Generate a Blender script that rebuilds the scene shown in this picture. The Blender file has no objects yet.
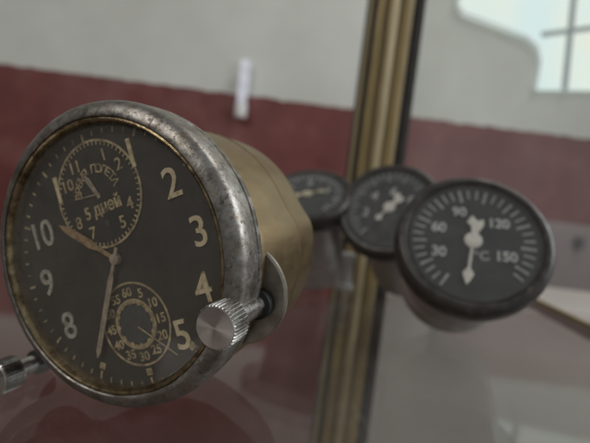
import bpy, bmesh, math, random
from mathutils import Vector, Matrix
random.seed(7)
S = bpy.context.scene
COL = S.collection
PI = math.pi
R_ = math.radians

# ------------------------------------------------------------------ camera
F, CX, CY, ROLL, PITCH, H = 430.0, 295.0, 221.5, R_(7.3), R_(1.5), 0.0625
CAM = Vector((0, 0, H))
fwd = Vector((0, math.cos(PITCH), -math.sin(PITCH)))
up0 = Vector((0, math.sin(PITCH), math.cos(PITCH)))
rt0 = Vector((1, 0, 0))
cright = rt0 * math.cos(ROLL) + up0 * math.sin(ROLL)
cup = up0 * math.cos(ROLL) - rt0 * math.sin(ROLL)
cam_d = bpy.data.cameras.new('camera')
cam = bpy.data.objects.new('camera', cam_d)
COL.objects.link(cam)
cam.matrix_world = Matrix.Translation(CAM) @ Matrix((cright, cup, -fwd)).transposed().to_4x4()
cam_d.sensor_width = 36
cam_d.lens = 36 * F / 590
cam_d.clip_start = 0.005
cam_d.clip_end = 50
cam_d.dof.use_dof = True
cam_d.dof.focus_distance = 0.104
cam_d.dof.aperture_fstop = cam_d.lens / 1000 / 0.0023
S.camera = cam


def ray(u, v):
    d = fwd * F + cright * (u - CX) - cup * (v - CY)
    return d


def at_depth(u, v, Y):
    d = ray(u, v)
    return CAM + d * (Y / d.y)


def on_shelf(u, v, z=0.0):
    d = ray(u, v)
    return CAM + d * ((z - H) / d.z)


def frame(yaw, el, spin):
    n = Vector((-math.sin(yaw) * math.cos(el), -math.cos(yaw) * math.cos(el), math.sin(el)))
    r = Vector((0, 0, 1)).cross(n).normalized()
    u = n.cross(r)
    Rv = r * math.cos(spin) + u * math.sin(spin)
    U = -r * math.sin(spin) + u * math.cos(spin)
    return Matrix((Rv, U, n)).transposed()      # columns: local x, y, z


# --------------------------------------------------------------- materials
def new_mat(name):
    m = bpy.data.materials.new(name)
    m.use_nodes = True
    nt = m.node_tree
    nt.nodes.clear()
    out = nt.nodes.new('ShaderNodeOutputMaterial')
    return m, nt, out


def nd(nt, t, **kw):
    n = nt.nodes.new(t)
    for k, v in kw.items():
        if hasattr(n, k):
            setattr(n, k, v)
        else:
            n.inputs[k.replace('_', ' ')].default_value = v
    return n


def ramp(nt, src, stops):
    r = nt.nodes.new('ShaderNodeValToRGB')
    e = r.color_ramp.elements
    while len(e) < len(stops):
        e.new(0.5)
    for i, (p, c) in enumerate(stops):
        e[i].position = p
        e[i].color = (c[0], c[1], c[2], 1) if not isinstance(c, (int, float)) else (c, c, c, 1)
    nt.links.new(src, r.inputs[0])
    return r.outputs[0]


def noise(nt, scale, detail=6, rough=0.6, dist=0.0, stretch=None):
    tc = nt.nodes.new('ShaderNodeTexCoord')
    n = nd(nt, 'ShaderNodeTexNoise', Scale=scale, Detail=detail, Roughness=rough, Distortion=dist)
    src = tc.outputs['Object']
    if stretch:
        mp = nt.nodes.new('ShaderNodeMapping')
        mp.inputs['Scale'].default_value = stretch
        nt.links.new(src, mp.inputs[0])
        src = mp.outputs[0]
    nt.links.new(src, n.inputs['Vector'])
    return n.outputs['Fac']


def mottled(name, stops, scale, metal=0.0, rough=(0.3, 0.6), bump=0.0, bscale=None, stretch=None, detail=6,
            bdist=0.0003, spec=0.5, dist=0.0, coat=0.0):
    m, nt, out = new_mat(name)
    b = nt.nodes.new('ShaderNodeBsdfPrincipled')
    f = noise(nt, scale, detail, 0.62, dist, stretch)
    nt.links.new(ramp(nt, f, stops), b.inputs['Base Color'])
    b.inputs['Metallic'].default_value = metal
    b.inputs['Specular IOR Level'].default_value = spec
    b.inputs['Coat Weight'].default_value = coat
    f2 = noise(nt, scale * 1.7, 4, 0.6, 0, stretch)
    nt.links.new(ramp(nt, f2, [(0.35, rough[0]), (0.65, rough[1])]), b.inputs['Roughness'])
    if bump:
        f3 = noise(nt, bscale or scale * 3, 5, 0.6, 0, stretch)
        bp = nd(nt, 'ShaderNodeBump', Strength=bump, Distance=bdist)
        nt.links.new(f3, bp.inputs['Height'])
        nt.links.new(bp.outputs[0], b.inputs['Normal'])
    nt.links.new(b.outputs[0], out.inputs[0])
    return m


def worn_steel():
    """nickel ring: mottled grey, dark pits, brass showing through, scratches"""
    m, nt, out = new_mat('worn_nickel')
    b = nt.nodes.new('ShaderNodeBsdfPrincipled')
    base = ramp(nt, noise(nt, 170, 9, 0.75), [(0.32, (0.15, 0.13, 0.108)), (0.5, (0.28, 0.258, 0.23)), (0.68, (0.43, 0.42, 0.405))])
    pits = ramp(nt, noise(nt, 700, 6, 0.75, 0.4), [(0.51, 0.0), (0.585, 0.85)])
    patches = ramp(nt, noise(nt, 95, 6, 0.7, 1.6), [(0.43, 0.15), (0.58, 1.0)])
    mul = nd(nt, 'ShaderNodeMath', operation='MULTIPLY')
    nt.links.new(pits, mul.inputs[0]); nt.links.new(patches, mul.inputs[1])
    mx = nd(nt, 'ShaderNodeMix', data_type='RGBA')
    nt.links.new(mul.outputs[0], mx.inputs[0])
    nt.links.new(base, mx.inputs[6])
    mx.inputs[7].default_value = (0.045, 0.034, 0.026, 1)
    br = ramp(nt, noise(nt, 260, 7, 0.7, 0.8), [(0.58, 0.0), (0.68, 0.7)])
    mx2 = nd(nt, 'ShaderNodeMix', data_type='RGBA')
    nt.links.new(br, mx2.inputs[0]); nt.links.new(mx.outputs[2], mx2.inputs[6])
    mx2.inputs[7].default_value = (0.30, 0.21, 0.11, 1)
    nt.links.new(mx2.outputs[2], b.inputs['Base Color'])
    met = ramp(nt, mul.outputs[0], [(0.0, 0.9), (1.0, 0.1)])
    nt.links.new(met, b.inputs['Metallic'])
    nt.links.new(ramp(nt, noise(nt, 240, 6, 0.7), [(0.35, 0.27), (0.65, 0.52)]), b.inputs['Roughness'])
    bp = nd(nt, 'ShaderNodeBump', Strength=0.5, Distance=0.0002)
    nt.links.new(noise(nt, 330, 7, 0.7), bp.inputs['Height'])
    nt.links.new(bp.outputs[0], b.inputs['Normal'])
    nt.links.new(b.outputs[0], out.inputs[0])
    return m


def glass_sheet(name, dust_haze=0.05, dust_haze_col=(0.6, 0.6, 0.6), tint=(1, 1, 1), rough=0.02, ior=1.5, scale=60, gain=1.0):
    """thin clear sheet: see-through, Fresnel reflection, a film of dust and smears"""
    m, nt, out = new_mat(name)
    tr = nd(nt, 'ShaderNodeBsdfTransparent'); tr.inputs[0].default_value = (*tint, 1)
    gl = nd(nt, 'ShaderNodeBsdfGlossy'); gl.inputs['Roughness'].default_value = rough
    gl.inputs['Color'].default_value = (1, 1, 1, 1)
    # Schlick Fresnel that is the same from both sides of the sheet
    ge = nt.nodes.new('ShaderNodeNewGeometry')
    dt = nd(nt, 'ShaderNodeVectorMath', operation='DOT_PRODUCT')
    nt.links.new(ge.outputs['Normal'], dt.inputs[0]); nt.links.new(ge.outputs['Incoming'], dt.inputs[1])
    ab = nd(nt, 'ShaderNodeMath', operation='ABSOLUTE'); nt.links.new(dt.outputs['Value'], ab.inputs[0])
    om = nd(nt, 'ShaderNodeMath', operation='SUBTRACT'); om.inputs[0].default_value = 1; nt.links.new(ab.outputs[0], om.inputs[1])
    pw = nd(nt, 'ShaderNodeMath', operation='POWER'); nt.links.new(om.outputs[0], pw.inputs[0]); pw.inputs[1].default_value = 5
    fr = nd(nt, 'ShaderNodeMath', operation='MULTIPLY_ADD'); nt.links.new(pw.outputs[0], fr.inputs[0])
    fr.inputs[1].default_value = 0.96; fr.inputs[2].default_value = ((ior - 1) / (ior + 1)) ** 2
    g = nd(nt, 'ShaderNodeMath', operation='MULTIPLY'); g.inputs[1].default_value = gain; g.use_clamp = True
    nt.links.new(fr.outputs[0], g.inputs[0])
    m1 = nt.nodes.new('ShaderNodeMixShader')
    nt.links.new(g.outputs[0], m1.inputs[0]); nt.links.new(tr.outputs[0], m1.inputs[1]); nt.links.new(gl.outputs[0], m1.inputs[2])
    df = nd(nt, 'ShaderNodeBsdfDiffuse'); df.inputs[0].default_value = (*dust_haze_col, 1)
    m2 = nt.nodes.new('ShaderNodeMixShader')
    nt.links.new(ramp(nt, noise(nt, scale, 6, 0.65, 0.6), [(0.3, dust_haze * 0.55), (0.75, dust_haze * 1.5)]), m2.inputs[0])
    nt.links.new(m1.outputs[0], m2.inputs[1]); nt.links.new(df.outputs[0], m2.inputs[2])
    nt.links.new(m2.outputs[0], out.inputs[0])
    return m


def emissive(name, stops, scale, strength):
    m, nt, out = new_mat(name)
    e = nt.nodes.new('ShaderNodeEmission')
    nt.links.new(ramp(nt, noise(nt, scale, 2, 0.5), stops), e.inputs[0])
    e.inputs[1].default_value = strength
    nt.links.new(e.outputs[0], out.inputs[0])
    return m


M = {}
M['nickel'] = worn_steel()
M['lip'] = mottled('brass_lip', [(0.35, (0.13, 0.09, 0.05)), (0.65, (0.46, 0.36, 0.21))], 260, 0.95, (0.2, 0.36), 0.3, 500)
M['brass'] = mottled('tarnished_brass_case', [(0.22, (0.12, 0.08, 0.04)), (0.36, (0.23, 0.165, 0.085)), (0.75, (0.27, 0.20, 0.11))], 150, 0.9,
                     (0.36, 0.46), 0.12, 600, (1, 1, 0.5), detail=8)
M['steel'] = mottled('bright_steel', [(0.35, (0.36, 0.34, 0.32)), (0.7, (0.68, 0.67, 0.65))], 420, 1.0, (0.18, 0.32), 0.1, 900)
M['grime'] = mottled('groove_grime', [(0.3, (0.03, 0.025, 0.02)), (0.7, (0.16, 0.14, 0.12))], 900, 0.2, (0.5, 0.7))
M['lug'] = mottled('lug_steel', [(0.3, (0.22, 0.19, 0.155)), (0.7, (0.46, 0.42, 0.36))], 150, 0.85, (0.28, 0.5), 0.3, 500)
M['black'] = mottled('black_collar', [(0.3, (0.006, 0.006, 0.006)), (0.7, (0.02, 0.02, 0.02))], 300, 0, (0.4, 0.6))
M['dial'] = mottled('black_dial_paint', [(0.3, (0.011, 0.0105, 0.009)), (0.55, (0.018, 0.017, 0.015)), (0.8, (0.032, 0.028, 0.022))], 90, 0,
                    (0.55, 0.8), 0.15, 600)
M['subdial'] = mottled('subdial_paint', [(0.3, (0.008, 0.008, 0.007)), (0.7, (0.018, 0.017, 0.014))], 200, 0, (0.5, 0.75))
M['lume'] = mottled('aged_luminous_paint', [(0.32, (0.20, 0.145, 0.075)), (0.46, (0.56, 0.46, 0.27)), (0.7, (0.74, 0.64, 0.43))], 520, 0,
                    (0.6, 0.8), 0.4, 900)
M['greylume'] = mottled('grey_faded_lume', [(0.32, (0.20, 0.18, 0.14)), (0.5, (0.38, 0.36, 0.30)), (0.7, (0.50, 0.48, 0.42))], 520, 0, (0.6, 0.8), 0.4, 900)  # greyer tone for the left-hand numerals
M['print'] = mottled('faded_dial_print', [(0.35, (0.17, 0.125, 0.065)), (0.65, (0.54, 0.43, 0.24))], 500, 0, (0.6, 0.8))
M['orange'] = mottled('rusty_orange_lume', [(0.35, (0.16, 0.095, 0.045)), (0.65, (0.42, 0.28, 0.14))], 500, 0, (0.6, 0.8))
M['hand'] = mottled('hand_lume', [(0.35, (0.22, 0.17, 0.12)), (0.65, (0.42, 0.34, 0.25))], 400, 0, (0.5, 0.8))
M['bluedisc'] = mottled('slate_disc', [(0.3, (0.022, 0.028, 0.030)), (0.7, (0.045, 0.055, 0.058))], 200, 0, (0.5, 0.7))
M['crystal'] = glass_sheet('clock_crystal', 0.085, (0.62, 0.55, 0.46), rough=0.08, scale=30)  # diffuse film paints a brownish glare veil over the dial
M['gcrystal'] = glass_sheet('gauge_crystal', 0.065, (0.62, 0.60, 0.57), rough=0.06, scale=60)  # diffuse film lifts the gauge blacks with painted haze
M['gbezel'] = mottled('grey_black_bezel', [(0.3, (0.022, 0.019, 0.017)), (0.62, (0.06, 0.053, 0.047)), (0.74, (0.13, 0.115, 0.10))], 160, 0.2, (0.30, 0.5), 0.3, 500)
M['gdial'] = mottled('gauge_dial_black', [(0.3, (0.005, 0.0065, 0.007)), (0.7, (0.013, 0.015, 0.016))], 120, 0, (0.5, 0.7))
M['gpointer'] = mottled('gauge_pointer_paint', [(0.3, (0.50, 0.48, 0.43)), (0.7, (0.78, 0.75, 0.68))], 300, 0, (0.6, 0.8))
M['gwhite'] = mottled('gauge_white_print', [(0.3, (0.28, 0.29, 0.28)), (0.7, (0.55, 0.55, 0.53))], 300, 0, (0.6, 0.8))
M['gfaint'] = mottled('gauge_faded_print', [(0.3, (0.17, 0.18, 0.18)), (0.7, (0.40, 0.41, 0.40))], 300, 0, (0.6, 0.8))
M['gyellow'] = mottled('yellowed_print', [(0.3, (0.34, 0.29, 0.18)), (0.7, (0.55, 0.49, 0.34))], 300, 0, (0.6, 0.8))
M['gbody'] = mottled('grey_enamel_body', [(0.3, (0.34, 0.315, 0.305)), (0.7, (0.48, 0.45, 0.44))], 60, 0.5, (0.3, 0.5), 0.15, 250)
M['shelf'] = glass_sheet('shelf_glass', 0.028, (0.62, 0.55, 0.52), (0.95, 0.96, 0.95), 0.05, 1.5, 9, 0.66)
M['pane_glass'] = glass_sheet('case_pane_glass', 0.028, (0.72, 0.70, 0.69), (0.97, 0.98, 0.97), 0.05, 1.5, 7)
M['edge'] = mottled('shelf_edge', [(0.3, (0.10, 0.16, 0.14)), (0.7, (0.2, 0.28, 0.25))], 40, 0, (0.1, 0.2))
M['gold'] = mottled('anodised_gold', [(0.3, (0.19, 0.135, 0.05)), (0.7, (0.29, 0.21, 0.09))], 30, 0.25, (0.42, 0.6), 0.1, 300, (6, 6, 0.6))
M['goldpale'] = mottled('worn_pale_gold', [(0.3, (0.27, 0.21, 0.105)), (0.7, (0.37, 0.30, 0.17))], 30, 0.25, (0.4, 0.55), 0.1, 300, (6, 6, 0.6))  # paler gold for the middle rib and left edge
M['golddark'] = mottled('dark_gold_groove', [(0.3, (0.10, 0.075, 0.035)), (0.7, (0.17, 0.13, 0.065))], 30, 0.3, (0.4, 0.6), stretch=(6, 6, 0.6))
M['gasket'] = mottled('dark_gasket', [(0.3, (0.035, 0.033, 0.03)), (0.7, (0.075, 0.07, 0.065))], 40, 0, (0.4, 0.6))
M['clip'] = mottled('white_plastic', [(0.3, (0.72, 0.72, 0.70)), (0.7, (0.85, 0.85, 0.83))], 40, 0, (0.3, 0.5))  # white for the shelf glint and the foot of the glare streak
M['white_wall'] = mottled('white_wall_paint', [(0.3, (0.55, 0.56, 0.51)), (0.7, (0.70, 0.71, 0.66))], 1.7, 0, (0.7, 0.9), 0.3, 30, bdist=0.002, detail=4)
M['red_wall'] = mottled('oxblood_wall_paint', [(0.3, (0.125, 0.027, 0.024)), (0.52, (0.165, 0.042, 0.037)), (0.72, (0.24, 0.09, 0.082))], 5, 0,
                        (0.45, 0.7), 0.3, 30, bdist=0.002)  # palest patches put haze into the paint, along with scuffs
M['grey_box'] = mottled('pinkish_grey_enamel', [(0.3, (0.22, 0.17, 0.165)), (0.7, (0.29, 0.225, 0.215))], 4, 0, (0.4, 0.6), 0.15, 40, bdist=0.001)
M['chest'] = mottled('warm_grey_enamel', [(0.3, (0.44, 0.385, 0.36)), (0.7, (0.54, 0.475, 0.445))], 4, 0, (0.5, 0.7), 0.15, 40, bdist=0.001)
M['floor'] = mottled('brown_linoleum', [(0.3, (0.10, 0.06, 0.05)), (0.7, (0.16, 0.10, 0.085))], 3, 0, (0.4, 0.6))
M['muntin'] = mottled('grey_muntin_paint', [(0.3, (0.36, 0.42, 0.42)), (0.7, (0.44, 0.50, 0.50))], 8, 0, (0.4, 0.6))
M['frame_white'] = mottled('white_window_frame', [(0.3, (0.78, 0.82, 0.84)), (0.7, (0.85, 0.87, 0.88))], 8, 0, (0.4, 0.6))
M['pane'] = emissive('daylit_pane', [(0.35, (0.66, 0.80, 0.80)), (0.55, (0.74, 0.82, 0.76)), (0.7, (0.80, 0.80, 0.68))], 3.5, 1.16)  # emission stands in for bright panes mirrored in the glass
M['tube'] = emissive('lit_tube', [(0.3, (0.50, 0.51, 0.56)), (0.7, (0.72, 0.73, 0.80))], 25, 0.8)  # emission stands in for a streak of glare on the glass


# ------------------------------------------------------------ mesh helpers
def link(name, me, parent=None, loc=(0, 0, 0)):
    o = bpy.data.objects.new(name, me)
    COL.objects.link(o)
    if parent:
        o.parent = parent
    o.location = loc
    return o


def finish(name, bm, mats, parent=None, loc=(0, 0, 0), smooth=True, angle=35):
    bmesh.ops.recalc_face_normals(bm, faces=bm.faces)
    me = bpy.data.meshes.new(name)
    if smooth:
        for f in bm.faces:
            f.smooth = True
        for e in bm.edges:
            if len(e.link_faces) == 2 and e.calc_face_angle(0) > R_(angle):
                e.smooth = False
    bm.to_mesh(me)
    bm.free()
    for m in (mats if isinstance(mats, (list, tuple)) else [mats]):
        me.materials.append(m)
    return link(name, me, parent, loc)


def lathe(bm, prof, seg=128, center=(0, 0), rfun=None, mi=0, close=False):
    """revolve (r, z) round local z"""
    rings = []
    for r, z in prof:
        if r < 1e-7:
            rings.append([bm.verts.new((center[0], center[1], z))])
            continue
        ring = []
        for i in range(seg):
            a = 2 * PI * i / seg
            k = r * (rfun(a, z) if rfun else 1)
            ring.append(bm.verts.new((center[0] + k * math.cos(a), center[1] + k * math.sin(a), z)))
        rings.append(ring)
    pairs = list(zip(rings, rings[1:]))
    if close:
        pairs.append((rings[-1], rings[0]))
    for A, B in pairs:
        for i in range(seg):
            j = (i + 1) % seg
            if len(A) == 1 and len(B) == 1:
                break
            if len(A) == 1:
                f = bm.faces.new((A[0], B[i], B[j]))
            elif len(B) == 1:
                f = bm.faces.new((A[i], A[j], B[0]))
            else:
                f = bm.faces.new((A[i], A[j], B[j], B[i]))
            f.material_index = mi


def box(bm, lo, hi, mi=0, mat=None):
    vs = [bm.verts.new((x, y, z)) for x in (lo[0], hi[0]) for y in (lo[1], hi[1]) for z in (lo[2], hi[2])]
    for q in ((0, 1, 3, 2), (4, 6, 7, 5), (0, 4, 5, 1), (2, 3, 7, 6), (0, 2, 6, 4), (1, 5, 7, 3)):
        f = bm.faces.new([vs[i] for i in q])
        f.material_index = mi
    if mat is not None:
        for v in vs:
            v.co = mat @ v.co
    return vs


def prism(bm, pts, z0, z1, mi=0, mat=None):
    """outline in xy, extruded z0..z1"""
    a = [bm.verts.new((x, y, z0)) for x, y in pts]
    b = [bm.verts.new((x, y, z1)) for x, y in pts]
    n = len(pts)
    fs = [bm.faces.new(a), bm.faces.new(b)]
    for i in range(n):
        j = (i + 1) % n
        fs.append(bm.faces.new((a[i], a[j], b[j], b[i])))
    for f in fs:
        f.material_index = mi
    if mat is not None:
        for v in a + b:
            v.co = mat @ v.co


def text_into(bm, s, size, pos, rot=0.0, z=0.0, depth=0.00015, bold=0.0, mi=0, xscale=1.0, shear=0.0):
    cu = bpy.data.curves.new('writing', 'FONT')
    cu.body = s
    cu.size = size
    cu.align_x = 'CENTER'
    cu.align_y = 'CENTER'
    cu.extrude = depth
    cu.offset = bold
    cu.resolution_u = 4
    cu.shear = shear
    o = bpy.data.objects.new('writing', cu)
    COL.objects.link(o)
    dg = bpy.context.evaluated_depsgraph_get()
    me = bpy.data.meshes.new_from_object(o.evaluated_get(dg))
    xs = [v.co.x for v in me.vertices]; ys = [v.co.y for v in me.vertices]
    cx, cy = (min(xs) + max(xs)) / 2, (min(ys) + max(ys)) / 2
    T = Matrix.Translation((pos[0], pos[1], z)) @ Matrix.Rotation(rot, 4, 'Z') @ Matrix.Diagonal((xscale, 1, 1, 1)) @ Matrix.Translation((-cx, -cy, 0))
    me.transform(T)
    n0 = len(bm.faces)
    bm.from_mesh(me)
    bm.faces.ensure_lookup_table()
    for f in bm.faces[n0:]:
        f.material_index = mi
    bpy.data.objects.remove(o)
    bpy.data.curves.remove(cu)
    bpy.data.meshes.remove(me)


def pol(r, deg):
    """clock-face position: degrees clockwise from 12"""
    a = R_(deg)
    return (r * math.sin(a), r * math.cos(a))


def tick(bm, r0, r1, w, deg, z, c=(0, 0), h=0.00012, mi=0):
    m = Matrix.Translation((c[0], c[1], z)) @ Matrix.Rotation(-R_(deg), 4, 'Z')
    box(bm, (-w / 2, r0, -h), (w / 2, r1, h), mi, m)


def root_empty(name, label, cat, base, rot3, group=None):
    o = bpy.data.objects.new(name, None)
    COL.objects.link(o)
    o.empty_display_size = 0.01
    o.matrix_world = Matrix.Translation(base) @ rot3.to_4x4()
    o['label'] = label
    o['category'] = cat
    if group:
        o['group'] = group
    return o


# =================================================================== CLOCK
K = 0.0438
cc = Vector((-0.0520, 0.1185, -0.0202 + H))
crot = frame(0.357, -0.0967, 0.4178)
cbase = Vector((cc.x + 0.008, cc.y + 0.02, 0.0))
clock = root_empty('aircraft_clock', 'round cockpit clock, black dial, worn nickel ring and tarnished brass case, on the glass shelf',
                   'clock', cbase, crot)
off = crot.inverted() @ (cc - cbase)


def on_clock_plane(u, v, z):
    d = ray(u, v)
    n = crot.col[2]
    t = ((cc + n * z - CAM).dot(n)) / d.dot(n)
    p = crot.inverted() @ (CAM + d * t - cc)
    return p.x, p.y


def kk(prof):
    return [(r * K, z * K) for r, z in prof]


# ring
bm = bmesh.new()
lathe(bm, kk([(0.885, -0.06), (0.888, -0.006), (0.896, 0.0), (0.915, -0.002), (0.955, -0.022), (0.978, -0.040), (0.990, -0.060), (0.996, -0.085),
              (1.0, -0.12), (0.999, -0.21), (0.990, -0.216), (0.990, -0.228), (0.999, -0.234), (1.0, -0.27), (0.99, -0.285), (0.90, -0.29), (0.885, -0.26)]), 240, close=True,
      rfun=lambda a, z: 1 + 0.0016 * math.sin(5 * a + 1) + 0.0012 * math.sin(13 * a) + 0.0008 * math.sin(37 * a + 9000 * z))
bezel = finish('bezel', bm, M['nickel'], clock, off)
bm = bmesh.new()
lathe(bm, kk([(0.845, -0.10), (0.852, -0.035), (0.862, -0.012), (0.872, -0.006), (0.884, -0.010), (0.884, -0.10)]), 160, close=True)
finish('inner_ring', bm, M['lip'], bezel)
# crystal, slightly domed
bm = bmesh.new()
lathe(bm, kk([(0.0, -0.012), (0.25, -0.013), (0.5, -0.018), (0.7, -0.026), (0.851, -0.04)]), 96)
finish('crystal', bm, M['crystal'], clock, off)


# brass case
def lobe(a, z):
    # squarish swelling of the housing on the lower right, as seen from the front
    d = math.degrees(a)
    d = (d + 180) % 360 - 180
    up = 1 / (1 + math.exp((d + 4) / 3.0))
    dn = 1 / (1 + math.exp(-(d + 75) / 6.0))
    return 1 + 0.085 * up * dn


bm = bmesh.new()
lathe(bm, kk([(0.80, -0.27), (0.905, -0.31), (0.912, -0.36), (0.912, -0.95), (0.917, -0.955), (0.917, -0.97), (0.90, -0.975),
              (0.895, -1.28), (0.89, -1.34), (0.84, -1.37), (0.0, -1.38)]), 160, rfun=lobe)
finish('case_body', bm, M['brass'], clock, off)

# dial
DX, DY = 0.0021, -0.0011
doff = off + Vector((DX, DY, 0))
ZD = -0.085 * K
bm = bmesh.new()
lathe(bm, [(0.0, ZD), (0.853 * K, ZD), (0.853 * K, ZD - 0.0012), (0.0, ZD - 0.0012)], 128)
ndisc = len(bm.verts)
RN = 0.658 * K
zn = ZD + 0.00022
for n, dr in ((1, 0.03), (2, 0), (3, 0), (4, 0), (5, 0), (8, 0), (9, 0), (10, 0), (11, 0.0)):
    x, y = pol(RN + dr * K, n * 30)
    if n == 11:
        # only the last stroke of the 11 shows beside the small dial
        text_into(bm, '1', 0.262 * K, (x, y), 0, zn, 0.0002, 0.00010, mi=1)
    else:
        text_into(bm, str(n), 0.262 * K, (x, y), 0, zn, 0.0002, 0.00010, mi=3 if n > 7 else 1, xscale=0.96 if n < 10 else 0.9)
for i in range(60):
    if i % 5 == 0:
        tick(bm, 0.79 * K, 0.845 * K, 0.016 * K, i * 6, ZD + 0.0001, mi=2)
        if i in (30, 35, 25):
            tick(bm, 0.73 * K, 0.775 * K, 0.045 * K, i * 6, ZD + 0.0001, mi=2)
            x, y = pol(0.752 * K, i * 6)
            tick(bm, -0.024 * K, 0.024 * K, 0.014 * K, i * 6 + 90, ZD + 0.00014, (x, y), mi=2)
    else:
        tick(bm, 0.81 * K, 0.842 * K, 0.010 * K, i * 6, ZD + 0.0001, mi=2)
for i, v in enumerate(bm.verts):
    if i >= ndisc:
        v.co += Vector((DX, DY, 0))
dial = finish('dial', bm, [M['dial'], M['lume'], M['print'], M['greylume']], clock, off, smooth=False)

# upper small dial
RS = 0.437 * K
cu = (0.0, RS)
bm = bmesh.new()
r = 0.345 * K
lathe(bm, [(0.0, ZD + 0.0001), (r, ZD + 0.0001)], 80, cu, mi=0)
lathe(bm, [(r * 0.985, ZD + 0.0001), (r * 0.985, ZD + 0.0003), (r * 1.03, ZD + 0.0003), (r * 1.03, ZD + 0.0001)], 80, cu, mi=1)
for i in range(60):
    tick(bm, r * 0.92, r * 0.985, 0.010 * K, i * 6, ZD + 0.0002, cu, mi=1)
for n in (1, 2, 4, 5, 7, 8, 10, 11):
    x, y = pol(r * 0.755, n * 30)
    text_into(bm, str(n), 0.112 * K, (cu[0] + x, cu[1] + y), 0, ZD + 0.0002, 0.0001, 0.00007, mi=1)
msg = 'ВРЕМЯ ПОЛЕТА'
for i, ch in enumerate(msg):
    if ch == ' ':
        continue
    dg_ = -78 + i * 14.2
    x, y = pol(r * 0.49, dg_)
    text_into(bm, ch, 0.076 * K, (cu[0] + x, cu[1] + y), -R_(dg_), ZD + 0.0002, 0.0001, 0.00007, mi=1)
text_into(bm, '5 дней', 0.115 * K, (cu[0] + 0.005 * K, cu[1] - 0.095 * K), R_(2), ZD + 0.0002, 0.0001, 0.00014, mi=1, xscale=0.9)
lathe(bm, [(0.0, ZD + 0.0003), (0.022 * K, ZD + 0.0003)], 16, (cu[0] + 0.01 * K, cu[1] - 0.2 * K), mi=2)
sub1 = finish('flight_time_dial', bm, [M['subdial'], M['print'], M['bluedisc']], dial, (DX, DY, 0), smooth=False)

# lower small dial
cl = (0.0, -RS)
bm = bmesh.new()
r = 0.27 * K
lathe(bm, [(0.0, ZD + 0.0001), (r, ZD + 0.0001)], 80, cl, mi=0)
lathe(bm, [(r * 0.97, ZD + 0.0001), (r * 0.97, ZD + 0.0003), (r * 1.02, ZD + 0.0003), (r * 1.02, ZD + 0.0001)], 80, cl, mi=1)
for i in range(60):
    tick(bm, r * (0.50 if i % 5 else 0.47), r * 0.585, 0.010 * K if i % 5 else 0.02 * K, i * 6, ZD + 0.0002, cl, mi=1)
lathe(bm, [(r * 0.555, ZD + 0.0001), (r * 0.555, ZD + 0.00025), (r * 0.61, ZD + 0.00025), (r * 0.61, ZD + 0.0001)], 64, cl, mi=1)
lathe(bm, [(0.0, ZD + 0.0002), (r * 0.465, ZD + 0.0002)], 48, cl, mi=2)
for i in range(12):
    x, y = pol(r * 0.785, i * 30)
    text_into(bm, str(i * 5 if i else 60), 0.082 * K, (cl[0] + x, cl[1] + y), 0, ZD + 0.0002, 0.0001, 0.00009, mi=1)
sub2 = finish('stopwatch_dial', bm, [M['subdial'], M['print'], M['bluedisc']], dial, (DX, DY, 0), smooth=False)


def hand_mesh(bm, pts, deg, z, h, c=(0, 0), mi=0):
    m = Matrix.Translation((c[0], c[1], z)) @ Matrix.Rotation(-R_(deg), 4, 'Z')
    prism(bm, [(x * K, y * K) for x, y in pts], -h, h, mi, m)


def px_angle(u, v, c=(0, 0), z=ZD):
    x, y = on_clock_plane(u, v, z)
    x -= DX; y -= DY
    return math.degrees(math.atan2(x - c[0], y - c[1])), math.hypot(x - c[0], y - c[1]) / K


am, lm = px_angle(101, 357)
bm = bmesh.new()
hand_mesh(bm, [(-0.012, -0.08), (0.012, -0.08), (0.012, 0.10), (0.021, 0.13), (0.019, lm - 0.05), (0.0, lm), (-0.019, lm - 0.05), (-0.021, 0.13), (-0.012, 0.10)],
          am, ZD + 0.0013, 0.0001)
lathe(bm, [(0.0, ZD + 0.0016), (0.035 * K, ZD + 0.0015), (0.038 * K, ZD + 0.0002), (0, ZD + 0.0002)], 24)
finish('minute_hand', bm, M['hand'], clock, doff, smooth=False)
ah, lh = px_angle(61, 225)
bm = bmesh.new()
hand_mesh(bm, [(-0.015, 0.0), (0.015, 0.0), (0.013, 0.15), (0.030, 0.22), (0.026, lh - 0.08), (0.0, lh), (-0.026, lh - 0.08), (-0.030, 0.22), (-0.013, 0.15)],
          ah, ZD + 0.0008, 0.00012)
finish('hour_hand', bm, M['orange'], clock, doff, smooth=False)
a3, l3 = px_angle(179, 354, cl)
bm = bmesh.new()
hand_mesh(bm, [(-0.006, 0.03), (0.006, 0.03), (0.005, l3), (-0.005, l3)], a3, ZD + 0.0006, 0.00005, cl)
finish('stopwatch_hand', bm, M['print'], clock, doff, smooth=False)
bm = bmesh.new()
a4, l4 = px_angle(86, 176, cu)
hand_mesh(bm, [(-0.012, -0.03), (0.012, -0.03), (0.02, 0.12), (0.0, l4), (-0.02, 0.12)], a4, ZD + 0.0006, 0.00005, cu)
a5, l5 = px_angle(77, 200, cu)
hand_mesh(bm, [(-0.006, -0.02), (0.006, -0.02), (0.0, l5 * 1.1)], a5, ZD + 0.0005, 0.00005, cu)
finish('flight_time_hand', bm, M['hand'], clock, doff, smooth=False)

# knobs, shafts and lugs
kx, ky = on_clock_plane(259, 303, -0.33 * K)
kr = math.hypot(kx, ky)
ka = math.atan2(ky, kx)
lx, ly = on_clock_plane(15, 371, -0.12 * K)
la = math.atan2(ly, lx)
ll = math.hypot(lx, ly)
print('KNOB', kr / K, math.degrees(ka), 'left', ll / K, math.degrees(la))


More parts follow.
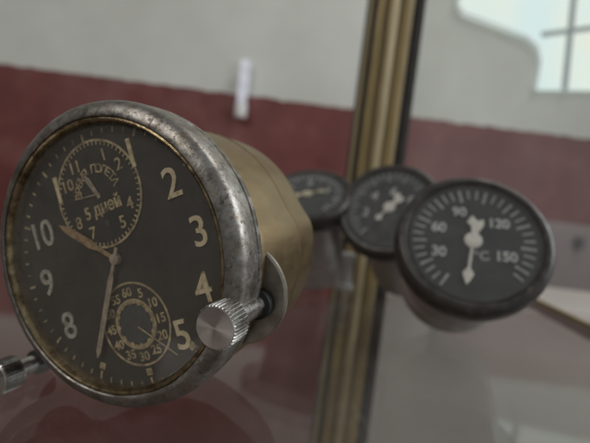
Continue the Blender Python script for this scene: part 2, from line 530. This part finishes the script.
def knob_set(a, rr, zfront, lug_r, lug_rad):
    c = (rr * math.cos(a), rr * math.sin(a))
    b = bmesh.new()
    kn = 0.0052
    L = 0.0074

    def knurl(an, z):
        return 1 + 0.035 * (1 if int(an / (2 * PI) * 128) % 4 < 2 else -1)
    # knurled barrel
    seg = 144
    zs = [(kn * 0.70, zfront - L), (kn * 0.96, zfront - L + 0.0005), (kn, zfront - L + 0.0009), (kn, zfront - 0.0006), (kn * 0.97, zfront - 0.0002)]
    rings = []
    for q, (r0, z0) in enumerate(zs):
        ring = []
        for i in range(seg):
            an = 2 * PI * i / seg
            k = 1 + (0.045 * (1 if (i % 4) in (0, 1) else -1) if 1 <= q <= 3 else 0)
            ring.append(b.verts.new((c[0] + r0 * k * math.cos(an), c[1] + r0 * k * math.sin(an), z0)))
        rings.append(ring)
    for A, B in zip(rings, rings[1:]):
        for i in range(seg):
            j = (i + 1) % seg
            f = b.faces.new((A[i], A[j], B[j], B[i]))
            f.material_index = 1 if i % 4 == 2 else 0
    b.faces.new(rings[0])
    o = finish('knob', b, [M['steel'], M['grime']], clock, off, angle=25)
    b = bmesh.new()
    lathe(b, [(kn * 0.965, zfront - 0.00021), (kn * 0.93, zfront), (kn * 0.4, zfront + 0.00004), (0, zfront + 0.00005)], 96, c)
    finish('knob_face', b, M['turned'], o)
    b = bmesh.new()
    lathe(b, [(0.0024, zfront - L - 0.0002), (0.0030, zfront - L - 0.0002), (0.0030, -0.40 * K)], 40, c)
    finish('knob_shaft', b, M['steel'], o)
    b = bmesh.new()
    lathe(b, [(0.0030, -0.27 * K), (0.0042, -0.28 * K), (0.0043, -0.30 * K), (0.0043, -0.42 * K)], 48, c)
    finish('collar', b, M['black'], o)
    b = bmesh.new()
    c2 = (lug_r * math.cos(a), lug_r * math.sin(a))
    lathe(b, kk([(0.0, -0.345), (lug_rad - 0.012, -0.345), (lug_rad, -0.355), (lug_rad, -0.38), (lug_rad - 0.012, -0.39), (0, -0.39)]), 96, c2)
    finish('mounting_lug', b, M['lug'], clock, off)


# turned knob face: anisotropic, brushed in circles
m, nt, out = new_mat('turned_steel_face')
b = nt.nodes.new('ShaderNodeBsdfPrincipled')
b.inputs['Base Color'].default_value = (0.62, 0.57, 0.54, 1)
b.inputs['Metallic'].default_value = 1
b.inputs['Roughness'].default_value = 0.33
b.inputs['Anisotropic'].default_value = 0.85
g = nt.nodes.new('ShaderNodeNewGeometry')
tc = nt.nodes.new('ShaderNodeTexCoord')
KC = (kr * math.cos(ka), kr * math.sin(ka), 0)
sub = nd(nt, 'ShaderNodeVectorMath', operation='SUBTRACT'); sub.inputs[1].default_value = KC
nt.links.new(tc.outputs['Object'], sub.inputs[0])
crs = nd(nt, 'ShaderNodeVectorMath', operation='CROSS_PRODUCT'); crs.inputs[1].default_value = (0, 0, 1)
nt.links.new(sub.outputs[0], crs.inputs[0])
vt = nd(nt, 'ShaderNodeVectorTransform', vector_type='VECTOR', convert_from='OBJECT', convert_to='WORLD')
nt.links.new(crs.outputs[0], vt.inputs[0])
nt.links.new(vt.outputs[0], b.inputs['Tangent'])
ln = nd(nt, 'ShaderNodeVectorMath', operation='LENGTH')
nt.links.new(sub.outputs[0], ln.inputs[0])
wn = nd(nt, 'ShaderNodeTexNoise', Scale=9000, Detail=3); wn.noise_dimensions = '1D'
nt.links.new(ln.outputs['Value'], wn.inputs['W'])
bp = nd(nt, 'ShaderNodeBump', Strength=0.25, Distance=0.00005)
nt.links.new(wn.outputs['Fac'], bp.inputs['Height'])
nt.links.new(bp.outputs[0], b.inputs['Normal'])
nt.links.new(b.outputs[0], out.inputs[0])
M['turned'] = m

knob_set(ka, kr, 0.0085, kr - 0.17 * K, 0.34)
knob_set(la, max(ll, 1.08 * K), 0.0015, kr - 0.17 * K, 0.34)


# ================================================================== GAUGES
def gauge(label, group, u, v, Y, Rg, yaw, el, spin, nums, unit, pointer, body_r=0.80, print_mat='gfaint', num_mat='gwhite', full=True):
    c = at_depth(u, v, Y)
    rot = frame(yaw, el, spin)
    n = rot.col[2]
    L = (c.z - body_r * Rg * math.cos(el)) / math.sin(el)      # the rear edge rests on the shelf
    tail = c - n * L
    base = Vector((tail.x, tail.y - body_r * Rg * math.sin(el) * 0.9, 0))
    root = root_empty('aircraft_gauge', label, 'gauge', base, rot, group)
    o_ = rot.inverted() @ (c - base)
    print('GAUGE', [round(x, 4) for x in c], 'L', round(L, 4))
    b = bmesh.new()
    lathe(b, [(r * Rg, z * Rg) for r, z in [(0.80, -0.17), (0.83, -0.08), (0.84, -0.03), (0.865, -0.005), (0.90, 0.0), (0.95, -0.02), (0.985, -0.07),
                                            (1.0, -0.13), (1.0, -0.30), (0.985, -0.34), (body_r, -0.36), (0.79, -0.2)]], 128, close=True)
    finish('bezel', b, M['gbezel'], root, o_)
    b = bmesh.new()
    r0 = body_r * Rg
    lathe(b, [(r0 * 0.98, -0.35 * Rg), (r0, -0.40 * Rg), (r0, -L * 0.72), (r0 * 1.0, -L * 0.73), (r0 * 0.985, -L * 0.735), (r0 * 0.985, -L * 0.745),
              (r0, -L * 0.75), (r0, -L + 0.002), (r0 * 0.985, -L + 0.0005), (r0 * 0.95, -L), (0, -L)], 96)
    finish('case_body', b, M['gbody'], root, o_)
    zt = L
    # pressure fitting at the centre of the back, long enough to reach the shelf behind
    fl = (tail.z / math.sin(el)) * 0.93 - 0.004
    b = bmesh.new()
    lathe(b, [(0.0105, -L + 0.0002), (0.0105, -L - 0.004), (0.0065, -L - 0.005), (0.0065, -L - fl * 0.6), (0.005, -L - fl * 0.62), (0.005, -L - fl), (0, -L - fl)], 6 * 4)
    finish('rear_fitting', b, M['lip'], root, o_)
    zd = -0.06 * Rg
    b = bmesh.new()
    lathe(b, [(0, zd), (0.812 * Rg, zd), (0.812 * Rg, zd - 0.001), (0, zd - 0.001)], 96)
    a = -148.5
    i = 0
    while a <= 135.1:
        big = i % 3 == 0
        tick(b, (0.58 if big else 0.62) * Rg, 0.76 * Rg, (0.034 if big else 0.026) * Rg, a, zd + 0.0002, h=0.0001, mi=1)
        a += 9.0
        i += 1
    for s, deg, rr, size in nums:
        x, y = pol(rr * Rg, deg)
        text_into(b, s, size * Rg, (x, y), 0, zd + 0.0002, 0.0001, 0.00025, mi=2)
    if unit:
        for s, x, y, size in unit:
            text_into(b, s, size * Rg, (x * Rg, y * Rg), R_(6), zd + 0.0002, 0.0001, 0.0002, mi=1)
    finish('dial', b, [M['gdial'], M[print_mat], M[num_mat]], root, o_, smooth=False)
    if pointer is not None:
        deg, ln_, mt = pointer
        mm = Matrix.Translation((0, 0, zd + 0.0007)) @ Matrix.Rotation(-R_(deg), 4, 'Z')
        b = bmesh.new()
        k = Rg
        prism(b, [(-0.02 * k, 0), (0.02 * k, 0), (0.016 * k, ln_ * 0.62 * k), (0.07 * k, ln_ * 0.76 * k), (0.035 * k, ln_ * 0.9 * k), (0.0, ln_ * k), (-0.035 * k, ln_ * 0.9 * k),
                  (-0.07 * k, ln_ * 0.76 * k), (-0.016 * k, ln_ * 0.62 * k)], -0.0002, 0.0002, 0, mm)
        prism(b, [(-0.03 * k, -0.08 * k), (0.03 * k, -0.08 * k), (0.05 * k, -0.2 * k), (0.11 * k, -0.25 * k), (0.06 * k, -0.36 * k), (-0.02 * k, -0.29 * k),
                  (-0.09 * k, -0.33 * k), (-0.10 * k, -0.24 * k)], -0.0002, 0.0002, 0, mm)
        lathe(b, [(0, zd + 0.0015), (0.09 * k, zd + 0.0014), (0.11 * k, zd + 0.0011), (0.11 * k, zd + 0.0005)], 40)
        finish('pointer', b, M[mt], root, o_, angle=25)
    b = bmesh.new()
    lathe(b, [(0, -0.008 * Rg), (0.4 * Rg, -0.011 * Rg), (0.838 * Rg, -0.024 * Rg)], 80)
    finish('crystal', b, M['gcrystal'], root, o_)
    return root


G = 'black aircraft gauges behind the clock'
gauge('large black gauge nearest on the right, white pointer hanging down, numerals 30 60 90', G,
      474, 239, 0.2112, 0.038, R_(13), R_(27), R_(3),
      [('30', -114, 0.46, 0.19), ('60', -69, 0.46, 0.19), ('90', -22, 0.45, 0.18), ('120', 50, 0.44, 0.18), ('150', 114, 0.45, 0.18)],
      [('°C', 0.10, -0.20, 0.17)], (188, 0.62, 'gpointer'), num_mat='gwhite')
gauge('middle black gauge half hidden behind the large one, in front of the gold post', G,
      389, 206, 0.290, 0.0362, R_(24), R_(27), R_(-2),
      [('4', -58, 0.40, 0.26), ('6', 0, 0.36, 0.26), ('2', -112, 0.44, 0.24), ('8', 60, 0.42, 0.26)],
      None, (-150, 0.36, 'gpointer'), body_r=0.74)
gauge('small dim gauge tipped back, between the brass clock case and the middle gauge', G,
      307, 192, 0.315, 0.034, R_(20), R_(52), R_(0),
      [('1', -70, 0.45, 0.26), ('2', -10, 0.45, 0.26), ('3', 60, 0.45, 0.26)],
      None, (60, 0.40, 'gyellow'), body_r=0.70, print_mat='gfaint', num_mat='gfaint')

# ============================================================ DISPLAY CASE
# right edge of the shelf follows the gold rail
pA = on_shelf(536, 300)
pB = on_shelf(592, 327)
dr = (pB - pA).normalized()
pfar = pA - dr * 0.06
pnear = pA + dr * 0.45
cab = root_empty('display_case', 'glass display case shelf with a ribbed gold corner post and thin gold rail', 'display case',
                 Vector((0, 0.2, -0.012)), Matrix.Identity(3))
co = (0, -0.2, 0.012)
bm = bmesh.new()
prism(bm, [(-0.55, -0.12), (pnear.x, -0.12), (pnear.x, pnear.y), (pfar.x, pfar.y), (pfar.x - 0.02, 0.46), (-0.55, 0.46)], -0.006, 0.0)
for f in bm.faces:
    f.material_index = 0 if abs(f.normal.z) > 0.5 or True else 1
finish('glass_shelf', bm, M['shelf'], cab, co, smooth=False)

# glass wall of the case, right of the post
bm = bmesh.new()
px0 = at_depth(369.5, 221.5, 0.43).x + 0.0275
box(bm, (px0, 0.446, -0.45), (px0 + 0.75, 0.450, 1.0))
finish('back_pane', bm, M['pane_glass'], cab, co, smooth=False)

# ribbed post
pc = at_depth(369.5, 221.5, 0.43)
w = 0.0275
prof = []


def strip(x0, x1, y, mi):
    prof.append((x0, x1, y, mi))


# profile across x (front faces at differing depth) as one extruded outline
xs = [(-1.00, 0.004), (-0.94, 0.0), (-0.88, 0.0), (-0.84, 0.006), (-0.72, 0.006), (-0.70, 0.001), (-0.55, -0.001), (-0.36, 0.0), (-0.34, 0.002),
      (-0.28, 0.002), (-0.26, -0.002), (-0.10, -0.004), (0.06, -0.002), (0.08, 0.0015), (0.15, 0.0015), (0.17, 0.0), (0.40, 0.0), (0.58, 0.002),
      (0.62, 0.006), (0.80, 0.006), (0.84, 0.002), (1.0, 0.002)]
bm = bmesh.new()
pts = [(pc.x + x * w, 0.43 + y) for x, y in xs] + [(pc.x + w, 0.43 + 0.03), (pc.x - w, 0.43 + 0.03)]
prism(bm, pts, -0.8, 1.0)
bm.faces.ensure_lookup_table()
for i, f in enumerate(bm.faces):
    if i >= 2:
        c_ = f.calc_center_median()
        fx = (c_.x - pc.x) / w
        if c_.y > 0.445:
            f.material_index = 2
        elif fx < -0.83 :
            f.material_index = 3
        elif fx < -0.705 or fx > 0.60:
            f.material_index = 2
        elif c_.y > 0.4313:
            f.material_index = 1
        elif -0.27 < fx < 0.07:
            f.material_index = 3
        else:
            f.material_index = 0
finish('corner_post', bm, [M['gold'], M['golddark'], M['gasket'], M['goldpale']], cab, co, smooth=False)
# rail along the right edge of the shelf
bm = bmesh.new()
nrm = Vector((-dr.y, dr.x, 0))
for a_, b_, z0, z1, mi in ((0.0, 0.0035, -0.009, 0.0022, 0), (0.0035, 0.0055, -0.009, -0.001, 1)):
    q = [pfar + nrm * -a_, pnear + nrm * -a_, pnear + nrm * -b_, pfar + nrm * -b_]
    prism(bm, [(p.x, p.y) for p in q], z0, z1, mi)
finish('rail', bm, [M['gold'], M['gasket']], cab, co, smooth=False)
# white glint at the foot of the post, built as an upright pin
cpos = on_shelf(344, 289)
bm = bmesh.new()
lathe(bm, [(0, 0), (0.0075, 0), (0.008, 0.001), (0.008, 0.004), (0.006, 0.006), (0.0055, 0.024), (0.0065, 0.027), (0.0065, 0.030), (0.005, 0.032), (0, 0.032)], 32)
pg = finish('support_peg', bm, M['clip'], None, cpos)
pg['label'] = 'small white upright peg on the glass shelf at the foot of the gold post'
pg['category'] = 'peg'

# ================================================================ THE ROOM
YW = 1.6
zr = H + 107 / 430 * YW
bm = bmesh.new()
edge = [(-4, zr)]
xx = -3.9
rr_ = random.Random(3)
while xx < 3.9:
    edge.append((xx, zr + rr_.gauss(0, 0.0018) + (rr_.random() < 0.06) * rr_.uniform(-0.008, 0.008)))
    xx += rr_.uniform(0.012, 0.04)
edge.append((4, zr))
a_ = [bm.verts.new((x, YW, -1)) for x in (-4, 4)]
et = [bm.verts.new((x, YW, z)) for x, z in edge]
eb = [bm.verts.new((x, YW + 0.12, z)) for x, z in edge]
bm.faces.new([a_[0], a_[1]] + et[::-1]).material_index = 1
for i in range(len(et) - 1):
    bm.faces.new((et[i], et[i + 1], eb[i + 1], eb[i])).material_index = 1
n0 = len(bm.faces)
box(bm, (-4, YW + 0.003, zr - 0.03), (4, YW + 0.12, 3.0), 0)
o = finish('wall', bm, [M['white_wall'], M['red_wall']], smooth=False)
o['kind'] = 'structure'
bm = bmesh.new()
box(bm, (-4, -3, -1.05), (4, YW, -1.0))
o = finish('floor', bm, M['floor'], smooth=False)
o['kind'] = 'structure'

# grey cabinet outside the case, right
gt = at_depth(566, 223, 1.5)
gl = at_depth(536, 240, 1.5).x
bm = bmesh.new()
box(bm, (gl, 1.5, -1.0), (gl + 1.2, 1.595, gt.z))
bmesh.ops.bevel(bm, geom=bm.edges[:], offset=0.01, segments=3, affect='EDGES')
cb = root_empty('steel_cabinet', 'grey steel cabinet against the red wall at the right edge', 'cabinet', Vector((gl + 0.6, 1.55, -1.0)), Matrix.Identity(3))
body = finish('body', bm, M['grey_box'], cb, (-gl - 0.6, -1.55, 1.0))
hp = at_depth(577, 243, 1.5)
bm = bmesh.new()
box(bm, (hp.x - 0.012, 1.475, hp.z - 0.02), (hp.x + 0.012, 1.5, hp.z + 0.02))
bmesh.ops.bevel(bm, geom=bm.edges[:], offset=0.004, segments=2, affect='EDGES')
finish('handle', bm, M['gasket'], cb, (-gl - 0.6, -1.55, 1.0))
# low grey chest below the shelf
lc = at_depth(378, 300, 0.75).x
bm = bmesh.new()
box(bm, (lc, 0.75, -1.0), (lc + 1.3, 1.15, -0.055))
bmesh.ops.bevel(bm, geom=bm.edges[:], offset=0.008, segments=3, affect='EDGES')
o = finish('storage_chest', bm, M['chest'])
o['label'] = 'low plain grey chest seen through the glass shelf, right of the gold post'
o['category'] = 'chest'


# mirrored panes: a glass reflection built as a glowing panel
def wp(u, v, Y):
    p = at_depth(u, v, Y)
    return (p.x, p.z)


def vprism(bm, pts, y0, y1, mi=0):
    a = [bm.verts.new((x, y0, z)) for x, z in pts]
    b = [bm.verts.new((x, y1, z)) for x, z in pts]
    n = len(pts)
    fs = [bm.faces.new(a), bm.faces.new(b)]
    for i in range(n):
        j = (i + 1) % n
        fs.append(bm.faces.new((a[i], a[j], b[j], b[i])))
    for f in fs:
        f.material_index = mi


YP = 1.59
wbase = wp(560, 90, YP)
win_refl = root_empty('window', 'bright paned window with a slanting rounded corner high on the white wall at right', 'window', Vector((wbase[0], YP, wbase[1])), Matrix.Identity(3))
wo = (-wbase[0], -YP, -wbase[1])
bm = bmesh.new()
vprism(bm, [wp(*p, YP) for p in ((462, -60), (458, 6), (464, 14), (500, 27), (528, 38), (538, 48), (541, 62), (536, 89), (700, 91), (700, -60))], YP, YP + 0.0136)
finish('pane', bm, M['pane'], win_refl, wo, smooth=False)
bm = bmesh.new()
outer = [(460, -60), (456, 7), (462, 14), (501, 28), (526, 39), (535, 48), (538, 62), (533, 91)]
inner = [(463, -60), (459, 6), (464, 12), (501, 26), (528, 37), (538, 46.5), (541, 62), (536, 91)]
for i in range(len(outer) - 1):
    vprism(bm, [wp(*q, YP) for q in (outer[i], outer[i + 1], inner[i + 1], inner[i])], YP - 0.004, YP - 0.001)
finish('frame', bm, M['frame_white'], win_refl, wo, smooth=False)
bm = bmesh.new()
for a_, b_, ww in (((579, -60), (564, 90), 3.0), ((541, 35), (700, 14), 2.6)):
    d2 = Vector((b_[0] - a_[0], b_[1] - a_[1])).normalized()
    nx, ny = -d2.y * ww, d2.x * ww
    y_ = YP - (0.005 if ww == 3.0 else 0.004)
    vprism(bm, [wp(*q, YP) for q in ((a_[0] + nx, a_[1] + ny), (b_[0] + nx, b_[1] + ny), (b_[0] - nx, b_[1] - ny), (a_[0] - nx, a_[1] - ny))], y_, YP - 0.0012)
finish('muntins', bm, M['muntin'], win_refl, wo, smooth=False)

# glare streak on the glass, built as a glowing rod by the wall
tb = at_depth(240, 118, 1.565)
tt = at_depth(246, 60, 1.565)
bm = bmesh.new()
ax = (tt - tb)
Lt = ax.length
q = ax.to_track_quat('Z', 'Y').to_matrix().to_4x4()
lathe(bm, [(0, Lt * 0.24), (0.0175, Lt * 0.24), (0.0175, Lt * 0.97), (0.014, Lt * 0.99), (0, Lt)], 32)
bm.transform(q)
t = root_empty('tube_lamp', '', 'lamp', tb, Matrix.Identity(3))
finish('tube', bm, M['tube'], t)
bm = bmesh.new()
lathe(bm, [(0, 0), (0.018, 0.0), (0.021, 0.004), (0.022, 0.012), (0.022, Lt * 0.21), (0.020, Lt * 0.235), (0.0, Lt * 0.235)], 32)
bm.transform(q)
finish('socket', bm, M['clip'], t)
for k_ in (0.1, 0.8):
    bm = bmesh.new()
    p_ = ax * k_
    box(bm, (p_.x - 0.008, 0.0, p_.z - 0.008), (p_.x + 0.008, YW - tb.y + 0.002, p_.z + 0.008))
    finish('bracket', bm, M['frame_white'], t)
t['label'] = 'slim upright white tube lamp on the wall above the brass clock case'
t['category'] = 'lamp'

# ================================================================= LIGHTS
wd = bpy.data.worlds.new('World')
S.world = wd
wd.use_nodes = True
bg = wd.node_tree.nodes['Background']
bg.inputs[1].default_value = 1.0
wn_ = wd.node_tree
wtc = wn_.nodes.new('ShaderNodeTexCoord')
sx_ = wn_.nodes.new('ShaderNodeSeparateXYZ')
wn_.links.new(wtc.outputs['Generated'], sx_.inputs[0])
mr_ = wn_.nodes.new('ShaderNodeMapRange')
mr_.inputs['From Min'].default_value = -1
wn_.links.new(sx_.outputs[0], mr_.inputs['Value'])
wr = ramp(wn_, mr_.outputs[0], [(0.0, (0.07, 0.066, 0.062)), (0.5, (0.17, 0.175, 0.175)), (1.0, (0.42, 0.45, 0.47))])
wn_.links.new(wr, bg.inputs[0])


def area(name, loc, target, sx, sy, power, color):
    l = bpy.data.lights.new(name, 'AREA')
    l.shape = 'RECTANGLE'
    l.size, l.size_y = sx, sy
    l.energy = power
    l.color = color
    o = bpy.data.objects.new(name, l)
    COL.objects.link(o)
    o.location = loc
    o.rotation_euler = (Vector(target) - Vector(loc)).to_track_quat('-Z', 'Y').to_euler()
    return o


area('window_light', (1.15, 0.15, 0.75), (0, 0.2, 0.0), 0.7, 0.9, 9.0, (0.95, 0.98, 1.0))
area('room_light', (-1.7, -1.5, 1.9), (0.4, 1.6, 0.3), 1.0, 0.8, 26.0, (1.0, 0.97, 0.92))

area('ceiling_light', (0.9, 0.75, 2.3), (0.3, 1.6, 0.5), 1.0, 0.5, 13.0, (1.0, 0.98, 0.95))  # added fill, unseen, to brighten the wall from above

S.view_settings.view_transform = 'Standard'
S.view_settings.look = 'None'
S.view_settings.exposure = 0
S.view_settings.gamma = 1
S.cycles.max_bounces = 10
S.cycles.transparent_max_bounces = 12
S.cycles.use_denoising = True
